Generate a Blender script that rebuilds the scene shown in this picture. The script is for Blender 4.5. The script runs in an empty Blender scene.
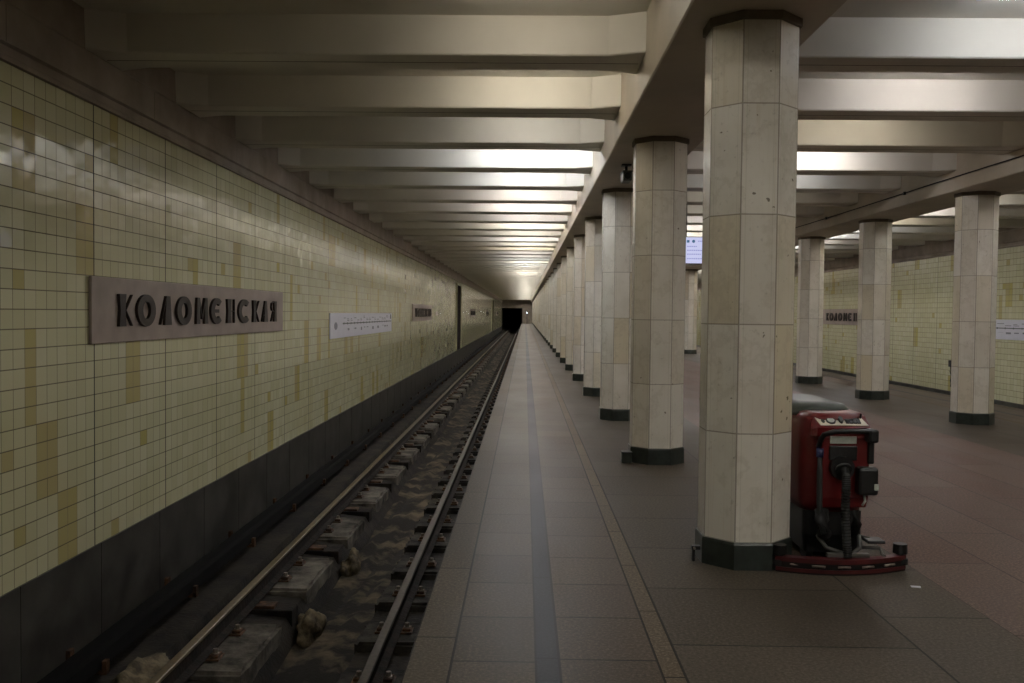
import bpy, bmesh, math, random
from mathutils import Vector, Matrix
random.seed(7)
sc = bpy.context.scene
COL = sc.collection
PI = math.pi

# ------------------------------------------------------------------ dimensions
EYE = 1.5838
Y0, YE = -18.0, 150.0                 # the part of the station that is built
XW, XRW = -3.7115, 11.91             # tiled walls
XE, XER = -0.515, 8.71               # platform edges
XL, XR = 1.435, 6.764                # column rows
CW = 0.545                           # column across flats
ZB = 3.452                           # underside of the long beams
ZR, ZC = 3.75, 4.075                  # underside of ribs, ceiling slab
RIB0, RIBW = 7.82, 0.48

# ------------------------------------------------------------------ node helpers
class NT:
    def __init__(s, name):
        s.m = bpy.data.materials.new(name); s.m.use_nodes = True
        s.t = s.m.node_tree; s.t.nodes.clear()
        s.out = s.t.nodes.new('ShaderNodeOutputMaterial')
    def n(s, typ, **kw):
        nd = s.t.nodes.new(typ)
        for k, v in kw.items(): setattr(nd, k, v)
        return nd
    def l(s, a, b): s.t.links.new(a, b)
    def val(s, sock, v):
        if hasattr(v, 'is_linked') or isinstance(v, bpy.types.NodeSocket): s.l(v, sock)
        else: sock.default_value = v
    def math(s, op, a, b=None, c=None, clamp=False):
        nd = s.n('ShaderNodeMath', operation=op, use_clamp=clamp)
        s.val(nd.inputs[0], a)
        if b is not None: s.val(nd.inputs[1], b)
        if c is not None: s.val(nd.inputs[2], c)
        return nd.outputs[0]
    def mix(s, f, a, b, blend='MIX'):
        nd = s.n('ShaderNodeMix', data_type='RGBA', blend_type=blend)
        s.val(nd.inputs[0], f); s.val(nd.inputs[6], a); s.val(nd.inputs[7], b)
        return nd.outputs[2]
    def vmath(s, op, a, b=None):
        nd = s.n('ShaderNodeVectorMath', operation=op)
        s.val(nd.inputs[0], a)
        if b is not None: s.val(nd.inputs[1], b)
        return nd.outputs[0]
    def pos(s): return s.n('ShaderNodeNewGeometry').outputs['Position']
    def obj(s): return s.n('ShaderNodeTexCoord').outputs['Object']
    def sep(s, v):
        nd = s.n('ShaderNodeSeparateXYZ'); s.l(v, nd.inputs[0]); return nd.outputs
    def comb(s, x, y, z=0.0):
        nd = s.n('ShaderNodeCombineXYZ')
        for i, v in enumerate((x, y, z)): s.val(nd.inputs[i], v)
        return nd.outputs[0]
    def noise(s, vec, scale, detail=3, rough=.55):
        nd = s.n('ShaderNodeTexNoise'); s.l(vec, nd.inputs['Vector'])
        nd.inputs['Scale'].default_value = scale; nd.inputs['Detail'].default_value = detail
        nd.inputs['Roughness'].default_value = rough
        return nd.outputs['Fac']
    def white(s, vec):
        nd = s.n('ShaderNodeTexWhiteNoise', noise_dimensions='3D'); s.l(vec, nd.inputs['Vector'])
        return nd.outputs
    def ramp(s, fac, stops):
        nd = s.n('ShaderNodeValToRGB'); s.l(fac, nd.inputs[0])
        e = nd.color_ramp.elements
        while len(e) < len(stops): e.new(.5)
        for el, (p, c) in zip(e, stops):
            el.position = p; el.color = (c, c, c, 1) if isinstance(c, (int, float)) else (*c, 1)
        return nd.outputs[0]
    def bsdf(s, col, rough=.5, metal=0.0, normal=None, spec=.5):
        b = s.n('ShaderNodeBsdfPrincipled')
        s.val(b.inputs['Base Color'], col if isinstance(col, bpy.types.NodeSocket) else (*col, 1))
        s.val(b.inputs['Roughness'], rough); s.val(b.inputs['Metallic'], metal)
        b.inputs['Specular IOR Level'].default_value = spec
        if normal is not None: s.l(normal, b.inputs['Normal'])
        s.l(b.outputs[0], s.out.inputs[0])
        return s.m
    def bump(s, h, strength=.3, dist=.01, normal=None):
        nd = s.n('ShaderNodeBump'); s.l(h, nd.inputs['Height'])
        nd.inputs['Strength'].default_value = strength; nd.inputs['Distance'].default_value = dist
        if normal is not None: s.l(normal, nd.inputs['Normal'])
        return nd.outputs[0]

def lin(r, g, b):
    f = lambda c: ((c/255+.055)/1.055)**2.4 if c/255 > .04045 else c/255/12.92
    return (f(r), f(g), f(b))

def simple(name, rgb, rough=.5, metal=0.0, var=.12, scale=9.0, spec=.5, bump=0.0):
    t = NT(name); p = t.obj()
    n = t.noise(p, scale, 4)
    c = lin(*rgb); lo = tuple(x*(1-var*1.6) for x in c); hi = tuple(min(1, x*(1+var)) for x in c)
    col = t.ramp(n, [(.3, lo), (.7, hi)])
    nm = t.bump(t.noise(p, scale*6, 3), bump, .004) if bump else None
    return t.bsdf(col, rough, metal, nm, spec)

def emit(name, rgb, strength):
    t = NT(name); e = t.n('ShaderNodeEmission')
    e.inputs[0].default_value = (*rgb, 1); e.inputs[1].default_value = strength
    t.l(e.outputs[0], t.out.inputs[0]); return t.m

# ------------------------------------------------------------------ materials
def mat_tiles():
    t = NT('glazed wall tiles')
    x, y, z = t.sep(t.pos())
    u = t.math('DIVIDE', t.math('SUBTRACT', y, 7.905-158*.1-1.58), .158)
    v = t.math('DIVIDE', t.math('ADD', z, .47), .1462)
    iu, iv = t.math('FLOOR', u), t.math('FLOOR', v)
    fu, fv = t.math('FRACT', u), t.math('FRACT', v)
    side = t.math('GREATER_THAN', x, 4.0)
    r1 = t.white(t.comb(iu, iv, side)); rr = r1[0]; rc = r1[1]
    # replaced tiles: blocks of two columns by four rows, plus single ones
    b1 = t.white(t.comb(t.math('FLOOR', t.math('DIVIDE', iu, 2)), t.math('FLOOR', t.math('DIVIDE', iv, 4)), t.math('ADD', side, 7.3)))[0]
    b2 = t.white(t.comb(iu, t.math('FLOOR', t.math('DIVIDE', t.math('ADD', iv, 2), 5)), t.math('ADD', side, 3.7)))[0]
    p1 = t.math('GREATER_THAN', b1, .955); p2 = t.math('GREATER_THAN', b2, .97); p3 = t.math('GREATER_THAN', rr, .985)
    patch = t.math('MAXIMUM', p1, t.math('MAXIMUM', p2, p3))
    hue = t.math('FRACT', t.math('MULTIPLY', t.math('ADD', b1, b2), 17.3))
    pc = t.mix(hue, (*lin(188, 178, 116), 1), (*lin(186, 174, 130), 1))
    base = t.ramp(rr, [(0, lin(200, 198, 164)), (.5, lin(205, 203, 170)), (1, lin(210, 208, 178))])
    dirt = t.noise(t.comb(y, z, x), .55, 4)
    base = t.mix(t.math('MULTIPLY', t.ramp(dirt, [(.42, 0.0), (.75, 1.0)]), .4), base, (*lin(192, 184, 134), 1))
    col = t.mix(patch, base, pc)
    gv = t.math('LESS_THAN', t.math('MINIMUM', fv, t.math('SUBTRACT', 1.0, fv)), .030)
    gu = t.math('LESS_THAN', t.math('MINIMUM', fu, t.math('SUBTRACT', 1.0, fu)), .024)
    s10 = t.math('FRACT', t.math('DIVIDE', t.math('ADD', u, .5), 10))
    seam = t.math('LESS_THAN', t.math('ABSOLUTE', t.math('SUBTRACT', s10, .05)), .0055)
    gu = t.math('MULTIPLY', gu, t.ramp(t.white(t.comb(iu, iv, 9.1))[0], [(.1, .45), (.5, 1.0)]))
    g = t.math('MAXIMUM', gv, gu)
    col = t.mix(t.math('MULTIPLY', g, .85), col, (*lin(74, 66, 44), 1))
    col = t.mix(seam, col, (*lin(26, 22, 16), 1))
    joint = t.math('MAXIMUM', g, seam)
    geo = t.n('ShaderNodeNewGeometry')
    off = t.vmath('SUBTRACT', rc, (.5, .5, .5))
    nd = t.n('ShaderNodeVectorMath', operation='SCALE'); t.l(off, nd.inputs[0]); nd.inputs[3].default_value = .045
    nn = t.vmath('NORMALIZE', t.vmath('ADD', geo.outputs['Normal'], nd.outputs[0]))
    nn = t.bump(t.noise(t.comb(y, z, x), 11, 2), .13, .01, nn)
    rough = t.math('ADD', t.math('MULTIPLY', joint, .6), .09)
    return t.bsdf(col, rough, 0, nn, .5)

def mat_marble():
    t = NT('column marble cladding')
    uv = t.n('ShaderNodeTexCoord').outputs['UV']
    u, v, _ = t.sep(uv)
    tone = t.n('ShaderNodeAttribute', attribute_name='tone').outputs['Fac']
    rnd = t.n('ShaderNodeObjectInfo').outputs['Random']
    w = t.white(t.comb(tone, rnd, 0.3))[0]
    p = t.vmath('ADD', t.obj(), t.comb(t.math('MULTIPLY', rnd, 50), t.math('MULTIPLY', tone, 30), 0.0))
    n1 = t.noise(p, 2.2, 5, .6); n2 = t.noise(p, 26, 3)
    base = t.ramp(w, [(0, lin(214, 208, 196)), (.35, lin(226, 222, 212)), (.75, lin(220, 214, 203)), (1, lin(212, 202, 178))])
    base = t.mix(t.ramp(n1, [(.45, 0.0), (.7, .26)]), base, (*lin(176, 166, 146), 1))
    vein = t.math('ABSOLUTE', t.math('SUBTRACT', t.noise(p, 1.6, 6, .65), .5))
    base = t.mix(t.ramp(vein, [(0.0, .2), (.03, 0.0)]), base, (*lin(160, 148, 126), 1))
    base = t.mix(t.ramp(n2, [(.63, 0.0), (.75, .3)]), base, (*lin(120, 108, 90), 1))
    drip = t.noise(t.comb(t.math('MULTIPLY', u, 9), t.math('MULTIPLY', v, .6), tone), 2.0, 4)
    base = t.mix(t.ramp(drip, [(.58, 0.0), (.8, .35)]), base, (*lin(176, 158, 118), 1))
    eu = t.math('MINIMUM', u, t.math('SUBTRACT', 1.0, u))
    l1 = t.math('LESS_THAN', eu, .022)
    l2 = t.math('LESS_THAN', t.math('ABSOLUTE', t.math('SUBTRACT', eu, .13)), .010)
    fv = t.math('FRACT', t.math('DIVIDE', t.math('SUBTRACT', v, .17), .68))
    l3 = t.math('LESS_THAN', t.math('MINIMUM', fv, t.math('SUBTRACT', 1.0, fv)), .006)
    base = t.mix(t.math('MULTIPLY', t.math('MAXIMUM', l1, l3), .6), base, (*lin(96, 86, 68), 1))
    base = t.mix(t.math('MULTIPLY', l2, .18), base, (*lin(120, 108, 88), 1))
    chip = t.noise(p, 17, 2)
    base = t.mix(t.ramp(chip, [(.73, 0.0), (.76, .8)]), base, (*lin(88, 78, 60), 1))
    return t.bsdf(base, .2, 0, None, .45)

def mat_granite(name, rgb, w, h, x0, y0, var=.16, joint=.006, rough=.34, stagger=0.0, tint=None, spk=.5):
    """stone slabs w across (X) by h along (Y), thin joints, speckle and wear"""
    t = NT(name); P = t.pos(); x, y, z = t.sep(P)
    u = t.math('DIVIDE', t.math('SUBTRACT', x, x0), w)
    iu = t.math('FLOOR', u)
    yy = t.math('DIVIDE', t.math('SUBTRACT', y, y0), h)
    if stagger: yy = t.math('ADD', yy, t.math('MULTIPLY', t.math('MODULO', t.math('ABSOLUTE', iu), 2.0), stagger))
    iy = t.math('FLOOR', yy); fu = t.math('FRACT', u); fy = t.math('FRACT', yy)
    r = t.white(t.comb(iu, iy, w))[0]
    c = lin(*rgb)
    lo = tuple(k*(1-var) for k in c); hi = tuple(k*(1+var) for k in c)
    col = t.ramp(r, [(0, lo), (1, hi)])
    if tint:
        col = t.mix(t.math('GREATER_THAN', r, .62), col, (*lin(*tint), 1))
    sp = t.noise(P, 60, 3, .75)
    col = t.mix(t.ramp(sp, [(.42, spk), (.5, 0.0)]), col, (*[k*.4 for k in c], 1))
    col = t.mix(t.ramp(sp, [(.53, 0.0), (.62, spk)]), col, (*[min(1, k*2.2) for k in c], 1))
    wear = t.noise(t.comb(t.math('MULTIPLY', x, 1.0), t.math('MULTIPLY', y, .35), 0.0), 1.4, 5)
    col = t.mix(t.ramp(wear, [(.4, .38), (.62, 0.0)]), col, (*[k*.52 for k in c], 1))
    scuff = t.noise(t.comb(t.math('MULTIPLY', x, 2.0), t.math('MULTIPLY', y, 7.0), 2.0), 1.5, 3)
    col = t.mix(t.ramp(scuff, [(.70, 0.0), (.78, .3)]), col, (*[min(1, k*1.9) for k in c], 1))
    ju = t.math('LESS_THAN', t.math('MINIMUM', fu, t.math('SUBTRACT', 1.0, fu)), joint/w)
    jy = t.math('LESS_THAN', t.math('MINIMUM', fy, t.math('SUBTRACT', 1.0, fy)), joint/h)
    j = t.math('MAXIMUM', ju, jy)
    col = t.mix(t.math('MULTIPLY', j, .9), col, (*lin(18, 16, 13), 1))
    ro = t.math('ADD', t.math('MULTIPLY', wear, .25), rough-.02)
    return t.bsdf(col, ro, 0, t.bump(t.noise(P, 55, 2), .15, .004), .05)

def mat_dirty(name, a, b, scale, thr=(.4, .62), rough=.85, bump=.5):
    t = NT(name); P = t.pos()
    n = t.noise(P, scale, 6, .62)
    col = t.ramp(n, [(thr[0], lin(*a)), (thr[1], lin(*b))])
    return t.bsdf(col, rough, 0, t.bump(t.noise(P, 22, 4), bump, .02), .25)

M = {}
M['tile'] = mat_tiles()
M['marble'] = mat_marble()
M['plaster'] = simple('painted concrete ceiling', (214, 209, 199), .62, 0, .05, 1.2, .3)
M['frieze'] = simple('cornice plaster', (150, 138, 128), .7, 0, .14, 2.5, .3)
M['beam'] = simple('painted beam', (176, 166, 150), .6, 0, .08, 1.6, .3)
M['plinth'] = simple('dark green plinth stone', (46, 52, 48), .3, 0, .3, 12)
M['joint_shade'] = simple('dark collar', (104, 94, 80), .7)  # dark colour for real joints, and for the shade built in at column tops
M['bandstone'] = simple('black wall base stone', (66, 64, 60), .36, 0, .45, 2.2)
M['edge'] = mat_granite('platform edge slabs', (86, 78, 66), .199, 1.22, XE, 4.455-12.2, rough=.42)
M['slabA'] = mat_granite('grey brown granite slabs', (80, 71, 59), .383, .615, -.316, 4.15-12.3)
M['strip'] = mat_granite('dark granite strip', (42, 42, 45), .108, 1.3, .065, 4.2-13, rough=.34)
M['slabB'] = mat_granite('speckled granite slabs', (84, 73, 62), .45, .59, .173, 4.78-11.8)
M['tan'] = mat_granite('tan stone strip', (98, 87, 72), .10, .9, .622, 4.4-13, rough=.42)
M['slabC'] = mat_granite('grey granite slabs', (76, 69, 60), 1.18, .92, .722, 4.4-13.8, stagger=.5)
M['hall'] = mat_granite('reddish hall slabs', (98, 81, 73), .545, 1.35, 2.465, 4.6-13.5, stagger=.37, tint=(92, 71, 62), joint=.004)
M['trackbed'] = mat_dirty('trackbed concrete', (24, 22, 20), (52, 46, 38), 1.6)
M['trough'] = mat_dirty('drain channel mud', (30, 26, 22), (104, 92, 74), 1.6, (.47, .64), .9, .3)
M['block'] = mat_dirty('worn concrete block', (40, 37, 33), (116, 110, 100), 2.6, (.38, .66))
M['blockB'] = mat_dirty('dark stained concrete block', (26, 24, 22), (74, 69, 62), 3.2, (.4, .7))
M['timber'] = mat_dirty('tarred timber', (16, 14, 12), (46, 38, 32), 5)
M['rust'] = mat_dirty('rusty steel', (44, 30, 22), (96, 68, 46), 9, rough=.6)
M['railhead'] = simple('worn rail steel', (98, 84, 56), .45, .3, .2, 20)
M['railheadB'] = simple('dull rail steel', (84, 78, 68), .5, .3, .2, 20)
M['railweb'] = mat_dirty('brown rail web', (20, 17, 14), (40, 32, 26), 6, rough=.9)
M['cover'] = simple('black rail cover', (11, 11, 11), .9, 0, .2, 3, .1)
M['lump'] = mat_dirty('pale cement lump', (62, 55, 44), (122, 110, 88), 7)
M['panel'] = simple('grey brown stone plaque', (152, 138, 130), .5, 0, .12, 3)
M['letter'] = simple('dark bronze letters', (40, 30, 24), .45, .35, .2, 8)
M['white'] = simple('white enamel', (214, 214, 226), .4, 0, .02, 3)
M['ink'] = simple('grey ink', (120, 122, 134), .5, 0, .05)
M['darkink'] = simple('dark green line', (52, 66, 66), .5, 0, .05)
M['door'] = simple('dark brown steel door', (30, 20, 17), .9, 0, .2, 2, .1)
M['jamb'] = simple('pale door jamb', (150, 146, 118), .5)
M['metal'] = simple('grey painted metal', (86, 84, 80), .45, .3)
M['black'] = simple('black plastic', (13, 13, 14), .42, 0, .2, 12)
M['rubber'] = simple('black rubber', (16, 15, 15), .7, 0, .2, 18)
M['red'] = simple('red moulded plastic', (98, 15, 16), .34, 0, .12, 5)
M['redbar'] = simple('red painted bar', (74, 20, 22), .42, 0, .2, 9)
M['greylid'] = simple('grey plastic lid', (56, 62, 56), .5, 0, .08, 4)
M['cream'] = simple('cream control panel', (216, 210, 192), .4, 0, .04)
M['label'] = simple('silver label', (190, 196, 188), .35, 0, .08, 30)
M['hose'] = simple('dark grey hose', (40, 42, 42), .55, 0, .15, 20)
M['blue'] = simple('blue hose cuff', (34, 46, 88), .5)
M['zinc'] = simple('zinc bolts', (150, 140, 130), .35, .7, .1, 30)
M['grille'] = simple('slatted grey grille', (60, 60, 58), .5)
M['portal'] = simple('tunnel concrete', (46, 44, 42), .9)
M['scr'] = emit('lit display screen', lin(205, 207, 240), 0.95)
M['scrink'] = emit('display lettering', lin(165, 168, 225), .85)
M['scricon'] = emit('display icons', lin(70, 110, 150), .8)
M['signal'] = emit('signal lamp', (.75, .85, 1.0), 30)

# ------------------------------------------------------------------ mesh helpers
class MB:
    def __init__(s): s.bm = bmesh.new(); s.mats = []
    def mi(s, m):
        if m not in s.mats: s.mats.append(m)
        return s.mats.index(m)
    def face(s, vs, m, smooth=False):
        try: f = s.bm.faces.new(vs)
        except ValueError: return None
        f.material_index = s.mi(m); f.smooth = smooth; return f
    def prism(s, pts, d, m, mcap=None):
        """pts: closed 3-D loop; swept by vector d, capped both ends"""
        d = Vector(d)
        a = [s.bm.verts.new(p) for p in pts]; b = [s.bm.verts.new(Vector(p)+d) for p in pts]
        n = len(a)
        for i in range(n): s.face([a[i], a[(i+1) % n], b[(i+1) % n], b[i]], m)
        s.face(list(reversed(a)), mcap or m); s.face(b, mcap or m)
    def box(s, x0, x1, y0, y1, z0, z1, m, bev=0.0):
        bm = bmesh.new()
        bmesh.ops.create_cube(bm, size=1, matrix=Matrix.Translation(((x0+x1)/2, (y0+y1)/2, (z0+z1)/2)) @ Matrix.Diagonal((x1-x0, y1-y0, z1-z0, 1)))
        if bev:
            bmesh.ops.bevel(bm, geom=bm.edges[:], offset=bev, segments=2, affect='EDGES', profile=.5)
        s.absorb(bm, m)
    def absorb(s, bm, m, smooth=False, mat=None):
        mp = {}
        for v in bm.verts: mp[v] = s.bm.verts.new(mat @ v.co if mat else v.co)
        for f in bm.faces: s.face([mp[v] for v in f.verts], m, smooth)
        bm.free()
    def tube(s, pts, r, m, seg=10, smooth=True):
        pts = [Vector(p) for p in pts]; rings = []
        up = Vector((0, 0, 1))
        for i, p in enumerate(pts):
            d = (pts[min(i+1, len(pts)-1)]-pts[max(i-1, 0)]).normalized()
            a = d.cross(up)
            if a.length < .05: a = d.cross(Vector((1, 0, 0)))
            a.normalize(); b = a.cross(d)
            rr = r[i] if isinstance(r, (list, tuple)) else r
            rings.append([s.bm.verts.new(p+a*math.cos(2*PI*k/seg)*rr+b*math.sin(2*PI*k/seg)*rr) for k in range(seg)])
        for q, w in zip(rings, rings[1:]):
            for k in range(seg): s.face([q[k], q[(k+1) % seg], w[(k+1) % seg], w[k]], m, smooth)
        s.face(list(reversed(rings[0])), m); s.face(rings[-1], m)
    def loft(s, loops, m, smooth=True, caps=True):
        R = [[s.bm.verts.new(p) for p in lp] for lp in loops]; n = len(R[0])
        for q, w in zip(R, R[1:]):
            for k in range(n): s.face([q[k], q[(k+1) % n], w[(k+1) % n], w[k]], m, smooth)
        if caps: s.face(list(reversed(R[0])), m); s.face(R[-1], m)
    def build(s, name, parent=None, loc=(0, 0, 0)):
        bmesh.ops.recalc_face_normals(s.bm, faces=s.bm.faces[:])
        me = bpy.data.meshes.new(name); s.bm.to_mesh(me); s.bm.free()
        for m in s.mats: me.materials.append(M[m])
        o = bpy.data.objects.new(name, me); COL.objects.link(o); o.location = loc
        if parent: o.parent = parent
        return o

def tag(o, label=None, cat=None, group=None, kind=None):
    if label: o['label'] = label
    if cat: o['category'] = cat
    if group: o['group'] = group
    if kind: o['kind'] = kind
    return o
def empty(name, loc, label, cat, group=None, rz=0):
    o = bpy.data.objects.new(name, None); COL.objects.link(o); o.location = loc
    o.rotation_euler.z = rz; o.empty_display_size = .2
    return tag(o, label, cat, group)
def copy_tree(o, parent=None, depth=9):
    c = o.copy(); COL.objects.link(c)
    if parent: c.parent = parent
    if depth > 0:
        for ch in list(o.children): copy_tree(ch, c, depth-1)
    return c
ONES = 'first second third fourth fifth sixth seventh eighth ninth tenth eleventh twelfth thirteenth fourteenth fifteenth sixteenth seventeenth eighteenth nineteenth'.split()
TENS = {2: 'twent', 3: 'thirt', 4: 'fort', 5: 'fift', 6: 'sixt', 7: 'sevent', 8: 'eight', 9: 'ninet'}
def nth(n):
    if n < 20: return ONES[n-1]
    if n >= 100: return 'hundred-and-' + nth(n-100) if n > 100 else 'hundredth'
    t, u = divmod(n, 10)
    return TENS[t]+('ieth' if u == 0 else 'y-'+ONES[u-1])

# ------------------------------------------------------------------ setting: platform floor
b = MB()
for x0, x1, m in [(XE, -.316, 'edge'), (-.316, .065, 'slabA'), (.065, .173, 'strip'), (.173, .622, 'slabB'), (.622, .722, 'tan'), (.722, 2.465, 'slabC'), (2.465, 5.73, 'hall')]:
    b.face([b.bm.verts.new(p) for p in [(x0, Y0, 0), (x1, Y0, 0), (x1, YE-8, 0), (x0, YE-8, 0)]], m)
for x0, x1, m in [(5.73, 7.48, 'slabC'), (7.48, 7.58, 'tan'), (7.58, 8.02, 'slabB'), (8.02, 8.13, 'strip'), (8.13, 8.51, 'slabA'), (8.51, XER, 'edge')]:
    b.face([b.bm.verts.new(p) for p in [(x0, Y0, 0), (x1, Y0, 0), (x1, YE-8, 0), (x0, YE-8, 0)]], m)
bmesh.ops.remove_doubles(b.bm, verts=b.bm.verts[:], dist=1e-4)
for x, s in ((XE, 1), (XER, -1)):        # nosing and the wall under it
    b.prism([(x, Y0, 0), (x, Y0, -.14), (x+.22*s, Y0, -.14), (x+.22*s, Y0, -1.9), (x+.3*s, Y0, -1.9), (x+.3*s, Y0, -.001), ], (0, YE-8-Y0, 0), 'edge')
b.face([b.bm.verts.new(p) for p in [(XE, YE-8, 0), (XER, YE-8, 0), (XER, YE-8, -1.9), (XE, YE-8, -1.9)]], 'trackbed')
tag(b.build('floor'), 'stone platform floor in long strips', kind='structure')

# track floors
b = MB()
def strip(x0, x1, z, m, ya=Y0, yb=YE+40):
    b.face([b.bm.verts.new(p) for p in [(x0, ya, z), (x1, ya, z), (x1, yb, z), (x0, yb, z)]], m)
b.prism([(XW-.2, Y0, -1.42), (-3.12, Y0, -1.42), (-3.08, Y0, -1.56), (-2.46, Y0, -1.62), (-2.32, Y0, -1.86), (-1.62, Y0, -1.86), (-1.56, Y0, -1.62), (-.3, Y0, -1.62), (-.3, Y0, -2.0), (XW-.2, Y0, -2.0)], (0, YE+40-Y0, 0), 'trackbed')
tag(b.build('track_floor'), 'dark concrete trackbed', kind='structure')
b = MB()
# mud in the drain channel, an uneven surface
N = 420
rows = []
for i in range(N+1):
    yy = Y0+(YE-Y0)*i/N
    r = []
    for k in range(7):
        xx = -2.32+(.68)*k/6
        r.append(b.bm.verts.new((xx, yy, -1.845+.05*math.sin(yy*1.7+k)*math.sin(yy*.63+k*1.9)+random.uniform(0, .035))))
    rows.append(r)
for q, w in zip(rows, rows[1:]):
    for k in range(6): b.face([q[k], q[k+1], w[k+1], w[k]], 'trough', True)
tag(b.build('channel_mud'), 'dry brown mud in the drain channel between the rails', 'mud', kind='stuff')
b = MB()
strip(8.5, XRW+.2, -1.5, 'trackbed')
tag(b.build('track_floor'), 'trackbed on the far side of the platform', kind='structure')

# ------------------------------------------------------------------ setting: walls
for name, xi, s in (('wall_left', XW, -1), ('wall_right', XRW, 1)):
    b = MB()
    xo = xi+.25*s
    b.prism([(xi, Y0, -.47), (xo, Y0, -.47), (xo, Y0, ZC+.1), (xi, Y0, ZC+.1)], (0, YE-Y0, 0), 'tile')
    tag(b.build(name), 'yellow glazed tile wall along the track', kind='structure')
    b = MB()
    b.prism([(xi-.012*s, Y0, -.47), (xo, Y0, -.47), (xo, Y0, -1.9), (xi-.012*s, Y0, -1.9)], (0, YE-Y0, 0), 'bandstone')
    for k in range(1, 129):
        yy = Y0+k*1.3
        if yy < YE: b.box(min(xi-.0135*s, xi), max(xi-.0135*s, xi), yy-.003, yy+.003, -1.9, -.47, 'cover')
    tag(b.build('baseboard_left' if s < 0 else 'baseboard_right'), 'black stone band under the tiles', kind='structure')
    b = MB()
    prof = [(0, 3.33), (.035, 3.33), (.04, 3.36), (.02, 3.375), (.02, 3.44), (.045, 3.455), (.045, ZR-.02), (.03, ZR), (.03, ZC), (0, ZC)]
    b.prism([(xi-p*s-.0*s, Y0, z) for p, z in prof], (0, YE-Y0, 0), 'frieze')
    for k in range(65):
        yy = Y0+1.1+k*2.6
        if yy < YE: b.box(min(xi-.0455*s, xi), max(xi-.0455*s, xi), yy-.004, yy+.004, 3.46, ZR-.03, 'joint_shade')
    tag(b.build('trim_1' if s < 0 else 'trim_2'), 'grey brown moulded cornice above the tiles', kind='structure')

# ------------------------------------------------------------------ setting: ceiling slab, long beams, ribs
b = MB()
b.box(XW-.25, XRW+.25, Y0, YE, ZC, ZC+.15, 'plaster')
tag(b.build('ceiling'), 'pale concrete ceiling slab', kind='structure')
BW = .46
for i, x in enumerate((XL, XR)):
    b = MB()
    b.prism([(x-BW, Y0, ZB+.012), (x-BW+.012, Y0, ZB), (x+BW-.012, Y0, ZB), (x+BW, Y0, ZB+.012), (x+BW, Y0, ZC), (x-BW, Y0, ZC)], (0, YE-Y0, 0), 'beam')
    tag(b.build('long_beam'), 'long concrete beam over the %s row of columns' % ('left' if i == 0 else 'right'), 'beam', kind='structure')
def rib(x0, x1):
    b = MB()
    w = RIBW/2; e = .12
    def outline(g):
        pts = [(x0, -w-e+g), (x0+.30, -w+g), (x1-.30, -w+g), (x1, -w-e+g), (x1, w+e-g), (x1-.30, w-g), (x0+.30, w-g), (x0, w+e-g)]
        return pts
    b.loft([[(x, y, ZC) for x, y in outline(-.02)], [(x, y, ZR+.012) for x, y in outline(0)], [(x, y, ZR) for x, y in outline(.012)]], 'plaster', smooth=False)
    b.box(x0+.02, x1-.02, -.006, .006, ZR-.0015, ZR+.01, 'joint_shade')
    return b
bays = [('left', XW+.03, XL-BW), ('middle', XL+BW, XR-BW), ('right', XR+BW, XRW-.03)]
NR = int((YE-RIB0)/2)
for bn, x0, x1 in bays:
    o0 = None
    for k in range(-12, NR):
        y = RIB0+RIBW/2+2*k
        if o0 is None: o = o0 = rib(x0, x1).build('ceiling_rib')
        else:
            o = o0.copy(); COL.objects.link(o)
        o.location = (0, y, 0)
        tag(o, ('%s cross rib in view of the ceiling %s' % (nth(k+1) if k >= 0 else 'near',
            {'left': 'above the track', 'middle': 'above the hall between the columns', 'right': 'above the far track'}[bn])), 'ceiling rib', 'ceiling cross ribs', 'structure')

# far end: portals and tunnels
b = MB()
def wallbox(x0, x1, z0, z1): b.box(x0, x1, YE, YE+.4, z0, z1, 'frieze')
wallbox(XW-.25, XRW+.25, 2.45, ZC+.15); wallbox(XE+.1, XER-.1, -1.9, 2.45); 
tag(b.build('wall_far'), 'end wall with the dark tunnel mouths', kind='structure')
b = MB()
for x0, x1 in ((XW, XE+.1), (XER-.1, XRW)):
    b.box(x0-.2, x0, YE+.4, YE+40, -2, 2.6, 'portal'); b.box(x1, x1+.2, YE+.4, YE+40, -2, 2.6, 'portal'); b.box(x0-.2, x1+.2, YE+.4, YE+40, 2.6, 2.8, 'portal')
    b.box(x0-.2, x1+.2, YE+39.8, YE+40, -2, 2.7, 'portal')
tag(b.build('wall_tunnel'), 'dark running tunnel beyond the platform', kind='structure')

# doorways in the left wall
for n, (ya, yb) in enumerate(((49.9, 53.0), (104.0, 108.5))):
    root = empty('door_%d' % (n+1), (0, 0, 0), 'tall dark brown steel door in the tiled wall, %s from the platform start' % nth(n+1), None)
    root['kind'] = 'structure'
    b = MB(); b.box(XW-.02, XW+.012, ya, yb, -.47, 3.1, 'door'); b.box(XW, XW+.016, (ya+yb)/2-.01, (ya+yb)/2+.01, -.47, 3.1, 'cover'); b.build('door_leaf', root)
    b = MB(); b.box(XW-.02, XW+.06, yb, yb+.35, -.47, 3.2, 'jamb'); b.box(XW-.02, XW+.06, ya-.12, ya, -.47, 3.2, 'jamb'); b.box(XW-.02, XW+.06, ya-.12, yb+.35, 3.1, 3.2, 'jamb'); b.build('door_frame', root)

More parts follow.
